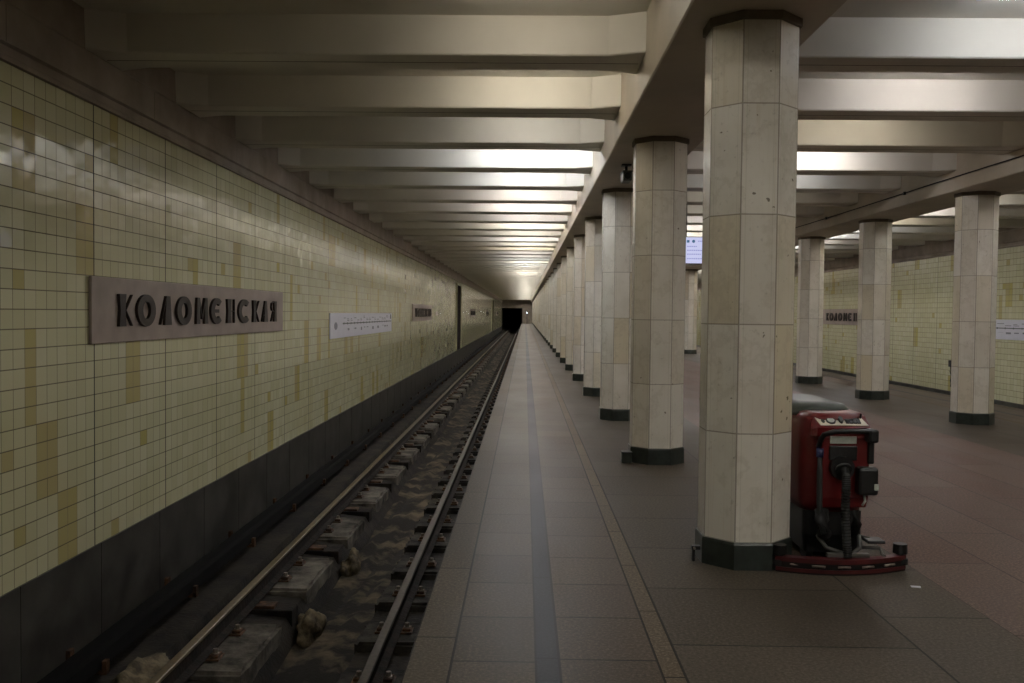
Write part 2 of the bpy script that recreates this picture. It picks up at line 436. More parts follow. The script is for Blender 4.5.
# ------------------------------------------------------------------ columns
def octagon(w, z, rot=0): 
    r = w/2/math.cos(PI/8)
    return [(r*math.cos(PI/8+k*PI/4), r*math.sin(PI/8+k*PI/4), z) for k in range(8)]
def make_column():
    root = empty('column', (0, 0, 0), 'x', 'column')
    b = MB()
    uvl = b.bm.loops.layers.uv.new('UVMap'); tn = b.bm.faces.layers.float.new('tone')
    zs = [.165, .85, 1.53, 2.21, 2.89, ZB-.05]
    rnd = random.Random(3)
    # each slab a face; a hairline of the corner is chamfered
    r = CW/2/math.cos(PI/8)
    rings = [[b.bm.verts.new(p) for p in octagon(CW, z)] for z in zs]
    for a, c, z0, z1 in zip(rings, rings[1:], zs, zs[1:]):
        for k in range(8):
            f = b.face([a[k], a[(k+1) % 8], c[(k+1) % 8], c[k]], 'marble'); f[tn] = rnd.random()
            for lp, uv in zip(f.loops, [(0, z0), (1, z0), (1, z1), (0, z1)]): lp[uvl].uv = uv
    sh = b.build('shaft', root)
    b = MB()
    b.loft([octagon(CW+.03, 0), octagon(CW+.03, .155), octagon(CW+.02, .17), octagon(CW-.02, .17)], 'plinth', smooth=False)
    b.build('plinth', root)
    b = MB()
    b.loft([octagon(CW-.004, ZB-.055), octagon(CW+.035, ZB-.05), octagon(CW+.035, ZB+.002)], 'joint_shade', smooth=False)  # dark ring modelled in place of the shade between shaft and beam
    b.build('joint_shade', root)
    return root
proto = None
rows = [('left', XL, range(1, 37), 1), ('right', XR, range(2, 37), 2)]
for rn, x, rg, first in rows:
    for n in rg:
        o = make_column() if proto is None else copy_tree(proto)
        if proto is None: proto = o
        o.location = (x, 6+4*(n-1), 0)
        if rn == 'left':
            lab = {1: 'largest octagonal marble column, with the red scrubber parked beside it',
                   2: 'octagonal marble column behind the scrubber column, with small dark box at its foot'}.get(n, 'octagonal marble column, %s along the platform edge by the track' % nth(n))
        else:
            lab = {2: 'octagonal marble column across the hall, one place before the one beside the wall map', 3: 'octagonal marble column across the hall, beside the wall map',
                   4: 'octagonal marble column across the hall, just covering the end of the far wall name plaque',
                   5: 'octagonal marble column across the hall, next to the start of the name plaque'}.get(n, 'octagonal marble column across the hall, %s beyond the one beside the wall map' % nth(n-3))
        tag(o, lab, 'column', 'marble columns in the %s row' % rn)

# ------------------------------------------------------------------ rails, blocks, contact rail
RZ = -1.3
def rail(x, name_lab, hm='railhead'):
    root = empty('running_rail', (x, 0, 0), name_lab, 'rail', 'running rails')
    L = YE+38-Y0
    b = MB()
    b.prism([(-.014, Y0, RZ-.04), (-.038, Y0, RZ-.03), (-.038, Y0, RZ-.006), (-.03, Y0, RZ), (.03, Y0, RZ), (.038, Y0, RZ-.006), (.038, Y0, RZ-.03), (.014, Y0, RZ-.04)], (0, L, 0), hm)
    b.build('rail_head', root)
    b = MB()
    b.prism([(-.075, Y0, RZ-.20), (-.075, Y0, RZ-.188), (-.012, Y0, RZ-.165), (-.009, Y0, RZ-.04), (.009, Y0, RZ-.04), (.012, Y0, RZ-.165), (.075, Y0, RZ-.188), (.075, Y0, RZ-.20)], (0, L, 0), 'railweb')
    b.build('rail_foot', root)
XRL, XRR = -2.855, -1.238
rail(XRL, 'worn steel running rail nearer the tiled wall'); rail(XRR, 'worn steel running rail along the platform edge', 'railheadB')

def plate(root, x, y, z):
    b = MB(); b.box(x-.18, x+.18, y-.09, y+.09, z, z+.018, 'rust', .005)
    for sx in (-.125, .125): b.box(x+sx-.04, x+sx+.04, y-.06, y+.06, z+.015, z+.045, 'rust', .008)
    o = b.build('rail_plate', root)
    for sx in (-.125, .125):
        b = MB(); b.tube([(x+sx, y, z+.04), (x+sx, y, z+.05), (x+sx, y, z+.051), (x+sx, y, z+.085)], [.034, .034, .024, .024], 'zinc', 6, False); b.build('bolt', o)
def wobble(b, amp, seed):
    r = random.Random(seed)
    for v in b.bm.verts: v.co += Vector((r.uniform(-amp, amp), r.uniform(-amp, amp), r.uniform(-amp, amp)*.5))
def make_block(xa, xb, ln, seed, n_pl, xr, bmat='block'):
    root = empty('sleeper_block', (0, 0, 0), 'x', 'sleeper block')
    b = MB()
    bm = bmesh.new()
    bmesh.ops.create_cube(bm, size=1, matrix=Matrix.Translation(((xa+xb)/2, ln/2, -1.705)) @ Matrix.Diagonal((xb-xa, ln, .36, 1)))
    bmesh.ops.subdivide_edges(bm, edges=[e for e in bm.edges if abs((e.verts[0].co-e.verts[1].co).y) > .1], cuts=5)
    bmesh.ops.bevel(bm, geom=[e for e in bm.edges if e.calc_face_angle(0) > .5], offset=.03, segments=2, affect='EDGES')
    r = random.Random(seed)
    for v in bm.verts:
        v.co += Vector((r.uniform(-.012, .022), r.uniform(-.015, .015), r.uniform(-.008, .004)))
    b.absorb(bm, bmat); b.build('block', root)
    for k in range(n_pl): plate(root, xr, ln*(k+.5)/n_pl, -1.521)
    return root
def make_timber(xa, xb):
    root = empty('timber_sleeper', (0, 0, 0), 'x', 'sleeper')
    b = MB(); b.box(xa, xb, -.13, .13, -1.78, -1.545, 'timber', .012); b.build('timber', root)
    b = MB(); b.box(xa+.12, xa+.42, -.09, .09, -1.545, -1.515, 'rust', .006); b.build('rail_plate', root)
    return root
bl = tl = br = None
for k in range(-1, 59):
    y = 10.2+2.4*(k-1)
    if y < 4.5 or y > YE-2: continue
    o = make_block(-3.06, -2.40, 1.3, 5, 2, XRL) if bl is None else copy_tree(bl, depth=9 if y < 45 else 1)
    bl = bl or o; o.location = (0, y, 0); o.scale = (1, random.uniform(.94, 1.06), 1)
    n = k+2
    tag(o, 'worn concrete sleeper block, %s from the near end under the rail by the wall' % nth(max(1, n)), 'sleeper block', 'sleeper blocks under the wall side rail')
    t = make_timber(-3.02, -2.40) if tl is None else copy_tree(tl)
    tl = tl or t; t.location = (0, y+1.3+.55, 0)
    tag(t, 'tarred timber sleeper in the gap after the %s block under the rail by the wall' % nth(max(1, n)), 'sleeper', 'timber sleepers between the blocks')
n = 0
for k in range(0, 118):
    y = 4.96+1.2*k
    if y > YE-2: break
    n += 1
    o = make_block(-1.57, -.86, .62, 11, 1, XRR, 'blockB') if br is None else copy_tree(br, depth=9 if y < 45 else 1)
    br = br or o; o.location = (0, y+random.uniform(-.04, .04), 0)
    tag(o, 'worn concrete sleeper block, %s from the near end under the rail by the platform' % nth(n), 'sleeper block', 'sleeper blocks under the platform side rail')

root = empty('contact_rail', (0, 0, 0), 'black covered contact rail running along the foot of the tiled wall', 'contact rail')
b = MB()
b.prism([(-3.56, Y0, -1.26), (-3.54, Y0, -1.15), (-3.50, Y0, -1.12), (-3.38, Y0, -1.12), (-3.34, Y0, -1.15), (-3.32, Y0, -1.26), (-3.34, Y0, -1.26), (-3.36, Y0, -1.16), (-3.52, Y0, -1.16), (-3.54, Y0, -1.26)], (0, YE-Y0, 0), 'cover')
b.build('cover', root)
b = MB(); b.prism([(-3.47, Y0, -1.2), (-3.47, Y0, -1.27), (-3.41, Y0, -1.27), (-3.41, Y0, -1.2)], (0, YE-Y0, 0), 'railweb'); b.build('conductor', root)
p0 = None
for k in range(70):
    y = 7.2+2*k
    if p0 is None:
        b = MB()
        b.box(-3.60, -3.28, -.03, .03, -1.31, -1.275, 'rust'); b.box(-3.60, -3.565, -.035, .035, -1.45, -1.12, 'rust'); b.box(-3.315, -3.28, -.03, .03, -1.31, -1.2, 'rust'); b.box(-3.47, -3.41, -.03, .03, -1.28, -1.265, 'rust')
        b.box(-3.66, -3.52, -.1, .1, -1.44, -1.42, 'rust')
        p0 = b.build('bracket', root)
        o = p0
    else:
        o = p0.copy(); COL.objects.link(o); o.parent = root
    o.location = (0, y, 0)
# cement lumps left beside the near rail
def lump(x, y, z, r, seed, lab):
    bm = bmesh.new(); bmesh.ops.create_icosphere(bm, subdivisions=4, radius=1)
    rn = random.Random(seed); ph = [rn.uniform(0, 6) for _ in range(6)]
    for v in bm.verts:
        c = v.co.copy()
        f = 1+.18*math.sin(3.1*c.x+ph[0])*math.sin(2.7*c.y+ph[1])+.12*math.sin(5.3*c.z+ph[2]+4*c.x)+.08*math.sin(9*c.y+ph[3]+5*c.z)+.05*math.sin(17*c.x+ph[4])*math.sin(15*c.y+ph[5])+rn.uniform(-.03, .03)
        v.co = Vector((c.x*r[0]*f, c.y*r[1]*f, max(-.25, c.z)*r[2]*f))
    b = MB(); b.absorb(bm, 'lump', True)
    tag(b.build('cement_lump', loc=(x, y, z)), lab, 'rubble', 'cement lumps on the trackbed')
lump(-3.10, 7.35, -1.43, (.14, .42, .13), 1, 'pale brown cement lump left of the near end of the wall side rail')
lump(-2.58, 7.25, -1.515, (.13, .14, .09), 2, 'pale cement lump on a timber sleeper just right of the wall side rail')
lump(-2.24, 9.65, -1.80, (.13, .3, .2), 3, 'rough cement lump at the channel edge in the first gap beside the blocks')
lump(-2.24, 12.0, -1.80, (.12, .3, .2), 4, 'smaller rough cement lump at the channel edge, one gap farther')

# ------------------------------------------------------------------ name plaques
# Letters in (x, y) units of the cap height 1; thick wedge stems with hairline strokes
def ring(w, h, t, a0=0, a1=360, n=28):
    o = []; i = []
    for k in range(n+1):
        a = math.radians(a0+(a1-a0)*k/n)
        o.append((w/2+w/2*math.cos(a), .5+h/2*math.sin(a))); i.append((w/2+(w/2-t)*math.cos(a), .5+(h/2-t*.55)*math.sin(a)))
    return [[o[k], o[k+1], i[k+1], i[k]] for k in range(n)]
def stem(x, w, waist=.72):
    d = w*(1-waist)/2
    return [[(x, 0), (x+w, 0), (x+w-d, .5), (x+d, .5)], [(x+d, .5), (x+w-d, .5), (x+w, 1), (x, 1)]]
H = .03
def bar(x0, y0, x1, y1, t=H):
    dx, dy = x1-x0, y1-y0; L = math.hypot(dx, dy); nx, ny = -dy/L*t/2, dx/L*t/2
    return [[(x0+nx, y0+ny), (x0-nx, y0-ny), (x1-nx, y1-ny), (x1+nx, y1+ny)]]
G = {
 'К': (1.0, stem(0, .48)+bar(.45, .48, .95, .98)+bar(.45, .52, .95, .02)),
 'О': (1.45, ring(1.45, 1.04, .42)),
 'Л': (.95, [[(.35, 0), (.95, 0), (.82, 1), (.48, 1)]]+bar(.0, .02, .5, .98)),
 'М': (1.25, [[(0, 0), (.4, 0), (.38, 1), (.1, 1)], [(.9, 0), (1.3, 0), (1.2, 1), (.92, 1)]]+bar(.33, .96, .64, .2, .1)+bar(.64, .2, .97, .96, .1)),
 'Е': (1.4, ring(1.5, 1.04, .42, 48, 312)+[[(.2, .43), (.95, .43), (.95, .57), (.2, .57)]]),
 'Н': (1.0, stem(0, .5)+bar(.5, .5, .93, .5)+bar(.95, 0, .95, 1)),
 'С': (1.6, ring(1.75, 1.04, .42, 48, 312)),
 'А': (.95, [[(.3, 0), (.95, 0), (.74, 1), (.48, 1)]]+bar(0, .02, .52, .98)+bar(.16, .32, .5, .32)),
 'Я': (1.0, stem(.48, .48)+bar(.44, .97, .12, .9)+bar(.12, .9, .04, .73)+bar(.04, .73, .14, .56)+bar(.14, .56, .5, .5)+bar(.4, .5, .02, .02)),
}
WORD = 'КОЛОМЕНСКАЯ'
POSY = [8.27, 8.66, 9.22, 9.65, 10.22, 10.70, 11.29, 11.74, 12.37, 12.80, 13.26]
DEP, LH, Z0L = .028, .295, 1.428
def plaque(wall, y_near_start, lab):
    """wall -1: left wall reading away from us; +1: right wall reading towards us"""
    face = XW if wall < 0 else XRW
    root = empty('station_sign', (face, y_near_start, 0), lab, 'station sign', 'station name plaques')
    s = 1 if wall < 0 else -1          # out of the wall (+X on the left wall); text runs along s*Y
    b = MB(); b.box(min(.006*s, .034*s), max(.006*s, .034*s), min(0, 6.19*s), max(0, 6.19*s), 1.285, 1.865, 'panel', .004); 
    b.build('plate', root)
    for ch, py in zip(WORD, POSY):
        w, polys = G[ch]
        b = MB()
        for pl in polys:
            pts = [(.034*s, (py-7.79+p[0]*LH)*s, Z0L+p[1]*LH) for p in pl]
            b.prism(pts, (DEP*s, 0, 0), 'letter')
        b.build('letter', root)
    return root
first_plq = plaque(-1, 7.79, 'nearest grey stone plaque with dark raised station name, on the tiled wall over the track')
def plaque_copy(src, y, lab):
    c = copy_tree(src); c.location.y = y; c['label'] = lab; return c
plaque_copy(first_plq, 30.3, 'second station name plaque along the track wall, beyond the white line map')
plaque_copy(first_plq, 62.3, 'third station name plaque along the track wall, beyond the tall brown door')
plaque_copy(first_plq, 87.0, 'fourth station name plaque along the track wall, between the two brown doors')
plaque_copy(first_plq, 119.5, 'small far name plaque near the tunnel mouth on the track wall')
rp = plaque(1, 37.0, 'station name plaque on the far track wall, partly behind a column')
plaque_copy(rp, 62.5, 'distant name plaque on the far track wall seen between two columns')

# ------------------------------------------------------------------ line maps
def line_map(wall, y, ln, lab, seed):
    face = XW if wall < 0 else XRW; s = 1 if wall < 0 else -1
    root = empty('line_map_sign', (face, y, 0), lab, 'line map', 'white line maps on the track walls')
    def bx(b, d0, d1, a, c, z0, z1, m): b.box(min(d0*s, d1*s), max(d0*s, d1*s), min(a*s, c*s), max(a*s, c*s), z0, z1, m)
    b = MB(); bx(b, .006, .025, 0, ln, 1.06, 1.555, 'white'); b.build('board', root)
    b = MB(); bx(b, .025, .028, 1.2, ln-.1, 1.33, 1.352, 'darkink'); b.build('route_line', root)
    b = MB(); r = random.Random(seed)
    k = 0
    yy = 1.3
    while yy < ln-.6:
        bx(b, .025, .029, yy, yy+.03, 1.318, 1.364, 'darkink')
        w = r.uniform(.16, .34)
        zz = 1.395+(.05 if k % 3 == 0 else 0)
        bx(b, .025, .0275, yy, yy+w, zz, zz+.016, 'ink')
        if r.random() < .55: bx(b, .025, .0275, yy, yy+w*.7, zz+.035, zz+.048, 'ink')
        if r.random() < .6: bx(b, .025, .0275, yy+.05, yy+.05+w*.8, 1.24-r.uniform(0, .07), 1.255-r.uniform(0, .02), 'ink')
        yy += .385; k += 1
    b.build('station_mark', root)
    b = MB()
    bm = bmesh.new(); bmesh.ops.create_circle(bm, segments=20, radius=.075, cap_ends=True, matrix=Matrix.Translation((.0275*s, .5*s, 1.30)) @ Matrix.Rotation(PI/2, 4, 'Y') @ Matrix.Diagonal((1, 2.2, 1, 1)))
    b.absorb(bm, 'ink'); b.build('emblem', root)
    b = MB(); bx(b, .025, .029, ln-.27, ln-.13, 1.40, 1.52, 'darkink'); b.build('end_marker', root)
line_map(-1, 17.45, 8.05, 'long white line map board on the tiled wall over the track', 1)
line_map(1, 24.7, 8.05, 'white line map board on the far wall, right of a column across the hall', 2)

def small_box(name, lab, cat, x0, x1, y0, y1, z0, z1, m, extra=None):
    b = MB(); b.box(x0, x1, y0, y1, z0, z1, m, min(x1-x0, y1-y0, z1-z0)*.12)
    if extra: extra(b)
    return tag(b.build(name), lab, cat)
small_box('wall_plate', 'tiny dark plate on the tiles just after the second name plaque', 'wall plate', XW, XW+.03, 38.3, 38.9, 1.47, 1.63, 'panel')
# box with a hanging lead on the far wall
root = empty('wall_box', (XRW, 25.8, 0), 'small black box with a hanging lead on the far tiled wall', 'junction box')
b = MB(); b.box(-.09, 0, -.09, .09, .22, .40, 'black', .012); b.build('casing', root)
b = MB(); b.tube([(-.05, .0, .23), (-.06, .03, .1), (-.05, -.03, -.02), (-.05, .02, -.16), (-.05, .0, -.33)], .014, 'rubber', 8); b.build('lead', root)

# ------------------------------------------------------------------ things on and near the columns
root = empty('security_camera', (1.245, 11.6, ZB), 'dark camera hanging under the long beam behind the second column', 'camera')
b = MB(); b.box(-.06, .06, -.06, .06, -.02, 0, 'black', .004); b.tube([(0, 0, -.01), (0, 0, -.12)], .018, 'black', 8); b.build('mount', root)
b = MB(); b.box(-.055, .055, -.16, .12, -.22, -.11, 'metal', .015); b.box(-.065, .065, -.20, .13, -.115, -.10, 'metal', .004); b.build('housing', root)
b = MB(); b.tube([(0, -.155, -.165), (0, -.185, -.165)], .038, 'black', 14); b.build('lens', root)
root = empty('cable_box', (1.10, 9.87, 0), 'small dark box on the floor at the foot of the second column', 'box')
b = MB(); b.box(-.05, .055, -.07, .07, 0, .115, 'plinth', .008); b.build('casing', root)
b = MB(); b.box(-.055, .06, -.075, .075, .105, .12, 'black', .004); b.build('lid', root)
root = empty('floor_bracket', (1.125, 5.93, 0), 'small dark bracket at the foot of the largest column', 'bracket')
b = MB(); b.box(-.035, .02, -.02, .02, .075, .1, 'black', .003); b.box(-.03, -.012, -.015, .015, 0, .08, 'black', .003); b.build('angle', root)
b = MB(); b.tube([(-.02, -.015, .087), (-.02, -.032, .087)], .009, 'zinc', 6); b.build('screw', root)
# cable clipped to the hall side of the far long beam
b = MB()
pts = [(XR-BW-.018, Y0+.5+i*2.0, 3.645+.006*math.sin(i*1.3)) for i in range(83)]
b.tube(pts, .009, 'rubber', 6)
for i in range(38): b.box(XR-BW-.035, XR-BW, Y0+1.5+i*4-.02, Y0+1.5+i*4+.02, 3.62, 3.67, 'black')
tag(b.build('cable'), 'dark cable clipped along the hall side of the long beam over the far columns', 'cable')

b = MB(); b.prism([(2.285, 5.40, .001), (2.335, 5.39, .001), (2.345, 5.42, .001), (2.29, 5.43, .001)], (0, 0, .003), 'white')
tag(b.build('paper_scrap'), 'tiny white paper scrap on the floor right of the scrubber', 'litter')
# information display
root = empty('information_display', (3.37, 18.0, 0), 'lit white information display hanging in the hall between the columns', 'display')
b = MB(); b.box(-.40, .40, 0, .10, 2.575, 3.11, 'metal', .008); b.build('casing', root)
b = MB(); b.box(-.385, .385, -.006, .0, 2.59, 3.095, 'scr'); b.build('screen', root)
b = MB()
for z, x0, x1 in ((2.905, -.24, -.05), (2.83, -.24, .06), (2.755, -.24, .03), (2.67, -.24, .16)):
    xx = x0
    while xx < x1:
        b.box(xx, min(xx+.035, x1), -.008, -.006, z, z+.022, 'scrink'); xx += .042
for k in range(6): b.box(-.03+k*.032, -.03+k*.032+.026, -.008, -.006, 3.005, 3.03, 'scrink')
b.build('text_line', root)
b = MB()
bm = bmesh.new(); bmesh.ops.create_circle(bm, segments=18, radius=.03, cap_ends=True, matrix=Matrix.Translation((-.115, -.0075, 3.015)) @ Matrix.Rotation(PI/2, 4, 'X')); b.absorb(bm, 'scricon')
b.prism([(-.245, -.008, 2.99), (-.195, -.008, 2.99), (-.195, -.008, 3.04), (-.245, -.008, 3.04)], (0, .001, 0), 'scricon')
b.build('icon', root)
for sx in (-.25, .25):
    b = MB(); b.tube([(sx, .05, 3.10), (sx, .05, ZR+.02)], .015, 'metal', 8); b.build('hanger', root)

# signal lamp at the far end
root = empty('tunnel_signal', (.32, 140.0, 0), 'tiny bright white signal lamp at the far end of the platform', 'signal lamp')
b = MB(); b.tube([(0, 0, 0), (0, 0, 1.5)], .05, 'metal', 8); b.build('post', root)
b = MB(); b.box(-.12, .12, -.08, .1, 1.42, 1.9, 'black', .01); b.build('head', root)
b = MB(); b.tube([(0, -.085, 1.68), (0, -.10, 1.68)], .045, 'signal', 14); b.build('lens', root)

# ------------------------------------------------------------------ ceiling lamps (in every bay between two ribs)
WARM, COOL, PINK, NEUT = (1.0, .91, .74), (.93, .96, 1.0), (1.0, .955, .95), (1.0, .965, .88)
LB = 108.0
def lamp_mat(rgb, s):
    k = 'lamp_%.2f_%.2f_%.2f' % (rgb[1], rgb[2], s)
    if k not in M: M[k] = emit(k, rgb, LB*s)
    return k
lamp_mesh = {}
def lamp(x, y, rgb, s, ln=1.25):
    root = empty('ceiling_lamp', (x, y, ZC), 'fluorescent tube lamp tucked between two ceiling ribs', 'lamp', 'tube lamps between the ceiling ribs')
    key = (rgb, s, ln)
    if 'h' not in lamp_mesh:
        b = MB(); b.prism([(-.68, -.07, -.035), (-.68, .07, -.035), (-.68, .09, 0), (-.68, -.09, 0)], (1.36, 0, 0), 'white')
        for sx in (-.655, .655): b.box(sx-.015, sx+.015, -.03, .03, -.10, -.03, 'white')
        o = b.build('housing', root); lamp_mesh['h'] = o.data
    else:
        o = bpy.data.objects.new('housing', lamp_mesh['h']); COL.objects.link(o); o.parent = root
    if key not in lamp_mesh:
        b = MB(); b.tube([(-ln/2, 0, -.075), (ln/2, 0, -.075)], .019, lamp_mat(rgb, s) if s > 0 else 'white', 6)
        o = b.build('tube', root); lamp_mesh[key] = o.data
    else:
        o = bpy.data.objects.new('tube', lamp_mesh[key]); COL.objects.link(o); o.parent = root
rl = random.Random(21)
LEFT = {**{k: (NEUT, .36) for k in range(-9, 1)}, 1: (WARM, .2), 2: (WARM, .42), 3: (NEUT, .3), 4: (COOL, 1.5), 5: (COOL, 1.0), 6: (PINK, .85), 7: (PINK, 1.3), 8: (PINK, .7), 9: (NEUT, 1.3), 10: (NEUT, .7), 11: (PINK, 1.1), 12: (NEUT, .9)}
MID = {**{k: (NEUT, .75) for k in range(-9, 1)}, 1: (COOL, .5), 2: (PINK, .5), 3: (WARM, .28), 4: (PINK, 1.2), 5: (COOL, .5), 6: (NEUT, .2), 7: (NEUT, .15)}
RIGHT = {**{k: (NEUT, .4) for k in range(-9, 1)}, 1: (NEUT, .3), 2: (NEUT, .3)}
for i in range(-9, NR+1):
    y = RIB0+2*(i-1)-.76
    for tab, x, lo, hi in ((LEFT, .05, .6, 1.3), (MID, 4.05, .3, 1.2), (RIGHT, 8.15, .6, 1.3)):
        rnd = (rl.choice([WARM, COOL, PINK, PINK, NEUT]) if i < 20 else NEUT, rl.choice([lo, (lo+hi)/2, hi]))
        rgb, s = tab.get(i, rnd)
        lamp(x, y, rgb, s)

# ------------------------------------------------------------------ floor scrubber
def rrect(cx, cy, hx, hy, r, z, n=5, dz=None):
    pts = []
    for q, (sx, sy) in enumerate(((1, 1), (-1, 1), (-1, -1), (1, -1))):
        for k in range(n+1):
            a = PI/2*q+PI/2*k/n
            x, y = cx+sx*(hx-r)+r*math.cos(a), cy+sy*(hy-r)+r*math.sin(a)
            pts.append((x, y, z if dz is None else z+dz(x, y)))
    return pts
SX, SY = 2.0, 5.86
root = empty('floor_scrubber', (SX, SY, 0), 'red walk-behind floor scrubber parked beside the largest column', 'cleaning machine')
# body: rear face at y=0, machine runs forward (+y)
b = MB()
b.loft([rrect(0, .60, .19, .53, .10, .33), rrect(0, .60, .205, .56, .12, .40), rrect(0, .60, .212, .58, .13, .60), rrect(0, .60, .214, .585, .13, .86),
        rrect(0, .60, .208, .58, .13, .925), rrect(0, .60, .188, .56, .11, .962), rrect(0, .60, .15, .50, .09, .97)], 'red')
body = b.build('body', root)
b = MB()   # lower black chassis
b.loft([rrect(0, .60, .17, .50, .04, .06), rrect(0, .60, .19, .53, .05, .18), rrect(0, .60, .19, .53, .05, .335)], 'black', smooth=False); b.build('chassis', root)
b = MB()   # raised rear panel frame in red
b.loft([rrect(.03, .01, .145, .035, .02, .38), rrect(.03, .0, .155, .04, .02, .44), rrect(.03, .0, .155, .04, .02, .82), rrect(.03, .005, .145, .035, .02, .85)], 'red', smooth=False); b.build('rear_panel', root)
b = MB()
b.loft([rrect(-.045, .62, .21, .42, .14, .93), rrect(-.045, .62, .215, .425, .14, .965), rrect(-.045, .62, .19, .40, .13, 1.0), rrect(-.045, .62, .12, .3, .1, 1.018)], 'greylid'); lid = b.build('tank_lid', root)
# control console on the top rear edge, tilted to the operator
b = MB()
b.loft([[(x, y0, .83), (x, y0-.005, z1), (x+dx, .07, z2), (x+dx, .16, z2), (x, .16, .83)] for x, y0, z1, z2, dx in ((-.175, .0, .87, .93, .01), (-.15, -.035, .885, .948, 0), (.185, -.035, .885, .948, 0), (.205, .0, .87, .93, -.01))], 'red', smooth=False); b.build('console', root)
cp = MB()
def on_console(x, t, up=.002):   # t 0..1 along the tilted face
    y = -.04+.11*t; z = .885+.06*t
    return Vector((x, y-.48*up, z+.88*up))
def patch(mb, x0, x1, t0, t1, up, m, th=.004):
    q = [on_console(x0, t0, up), on_console(x1, t0, up), on_console(x1-.0, t1, up), on_console(x0, t1, up)]
    mb.prism(q, Vector((0, -.48*th, .88*th)), m)
q = [on_console(-.125, .14), on_console(.175, .14), on_console(.15, .92), on_console(-.145, .92)]
cp.prism(q, Vector((0, -.002, .004)), 'cream'); panel = cp.build('control_panel', root)
g = MB(); ring_pts = []
for k in range(24):
    a = 2*PI*k/24; c = on_console(-.05+.030*math.cos(a), .53+.30*math.sin(a), .006); ring_pts.append(c)
g.prism(ring_pts, Vector((0, -.003, .005)), 'black')
q = [on_console(-.05+.022*math.cos(2*PI*k/20), .53+.19*math.sin(2*PI*k/20), .012) for k in range(20)]
g.prism(q, Vector((0, -.0005, .001)), 'label'); g.build('gauge', panel)
g = MB(); q = [on_console(.012+.014*math.cos(2*PI*k/16), .53+.25*math.sin(2*PI*k/16), .006) for k in range(16)]
g.prism(q, Vector((0, -.008, .015)), 'black'); g.build('switch', panel)
for k in range(4):
    g = MB(); patch(g, .040+k*.024, .061+k*.024, .3, .72, .006, 'black', .007); g.build('button', panel)
g = MB(); q = [on_console(-.1+.012*math.cos(2*PI*k/12), .53+.2*math.sin(2*PI*k/12), .006) for k in range(12)]
g.prism(q, Vector((0, -.001, .002)), 'greylid'); g.build('button', panel)
g = MB(); g.prism([on_console(.148+.006*math.cos(2*PI*k/10), .8+.06*math.sin(2*PI*k/10), .004) for k in range(10)], Vector((0, -.01, .03)), 'black'); g.build('key', panel)
# handle bar with grips
b = MB()
b.tube([(-.135, -.02, .76), (-.135, -.05, .80), (-.12, -.075, .845), (-.06, -.10, .868), (.05, -.105, .872), (.17, -.10, .870), (.20, -.09, .862)], .017, 'black', 10); b.build('handle', root)
b = MB(); b.box(.145, .208, -.125, -.03, .80, .885, 'black', .015); b.build('grip', root)
b = MB(); b.box(.165, .205, -.06, .02, .66, .81, 'black', .01); b.build('lever', root)
b = MB(); b.box(-.07, .095, -.046, -.038, .785, .832, 'label', .002)
lp = b.build('label_plate', root)
b = MB(); b.box(-.075, .10, -.052, -.03, .68, .772, 'black', .006); b.build('recess_panel', root)
b = MB(); bm = bmesh.new()
b.tube([(.0, -.035, .635), (.0, -.085, .635)], .075, 'black', 20, False); b.tube([(.0, -.085, .635), (.0, -.10, .625)], .05, 'hose', 18); b.build('hose_port', root)
b = MB()
hp = [(.0, -.10, .63), (.0, -.14, .60), (-.002, -.155, .53), (-.004, -.15, .42), (-.002, -.16, .30), (.0, -.18, .18), (.005, -.19, .10)]
b.tube(hp, .026, 'hose', 12)
for i in range(len(hp)-1):
    for k in range(6):
        t = (k+.5)/6; p = Vector(hp[i]).lerp(Vector(hp[i+1]), t); d = (Vector(hp[i+1])-Vector(hp[i])).normalized()*.004
        b.tube([p-d, p+d], .0275, 'rubber', 12)
b.build('suction_hose', root)
b = MB(); b.tube([(-.135, -.05, .74), (-.137, -.06, .6), (-.135, -.06, .42), (-.13, -.07, .30), (-.11, -.08, .22)], .018, 'hose', 10); dh = b.build('drain_hose', root)
b = MB(); b.tube([(-.135, -.05, .70), (-.135, -.05, .755)], .023, 'blue', 12); b.build('cuff', dh)
b = MB(); b.box(.09, .215, -.115, -.03, .47, .645, 'black', .018); ch = b.build('charger_box', root)
b = MB(); b.box(.185, .212, -.122, -.112, .505, .545, 'label', .003); b.build('plug', ch)
b = MB(); b.tube([(.14, -.06, .48), (.145, -.075, .43), (.13, -.07, .40)], .008, 'label', 8); b.build('cord', ch)
# undercarriage: lift bar, tank hoses, casters
b = MB(); b.tube([(-.13, -.02, .20), (-.10, -.10, .14), (.0, -.16, .115)], .014, 'metal', 8); b.tube([(.13, -.02, .20), (.11, -.1, .14), (.04, -.16, .115)], .014, 'metal', 8); b.box(-.12, .14, -.19, -.15, .10, .125, 'metal', .004); b.build('squeegee_arm', root)
b = MB(); b.tube([(-.11, -.03, .36), (-.12, -.07, .30), (-.10, -.06, .22), (-.08, .02, .18)], .045, 'rubber', 12); b.build('under_hose', root); b = MB(); b.tube([(.10, -.02, .36), (.11, -.04, .28), (.10, .0, .2)], .03, 'rubber', 12); b.build('under_hose', root)
for sx in (-.14, .14):
    b = MB(); b.tube([(sx-.02, .18, .09), (sx+.02, .18, .09)], .09, 'rubber', 20, False); w = b.build('caster_wheel', root)
    b = MB(); b.box(sx-.032, sx-.024, .14, .22, .07, .22, 'metal'); b.box(sx+.024, sx+.032, .14, .22, .07, .22, 'metal'); b.tube([(sx-.036, .18, .09), (sx+.036, .18, .09)], .015, 'metal', 8); b.build('fork', w)
for sx in (-.19, .19):
    b = MB(); b.tube([(sx-.03, .75, .12), (sx+.03, .75, .12)], .12, 'rubber', 22, False); b.build('drive_wheel', root)
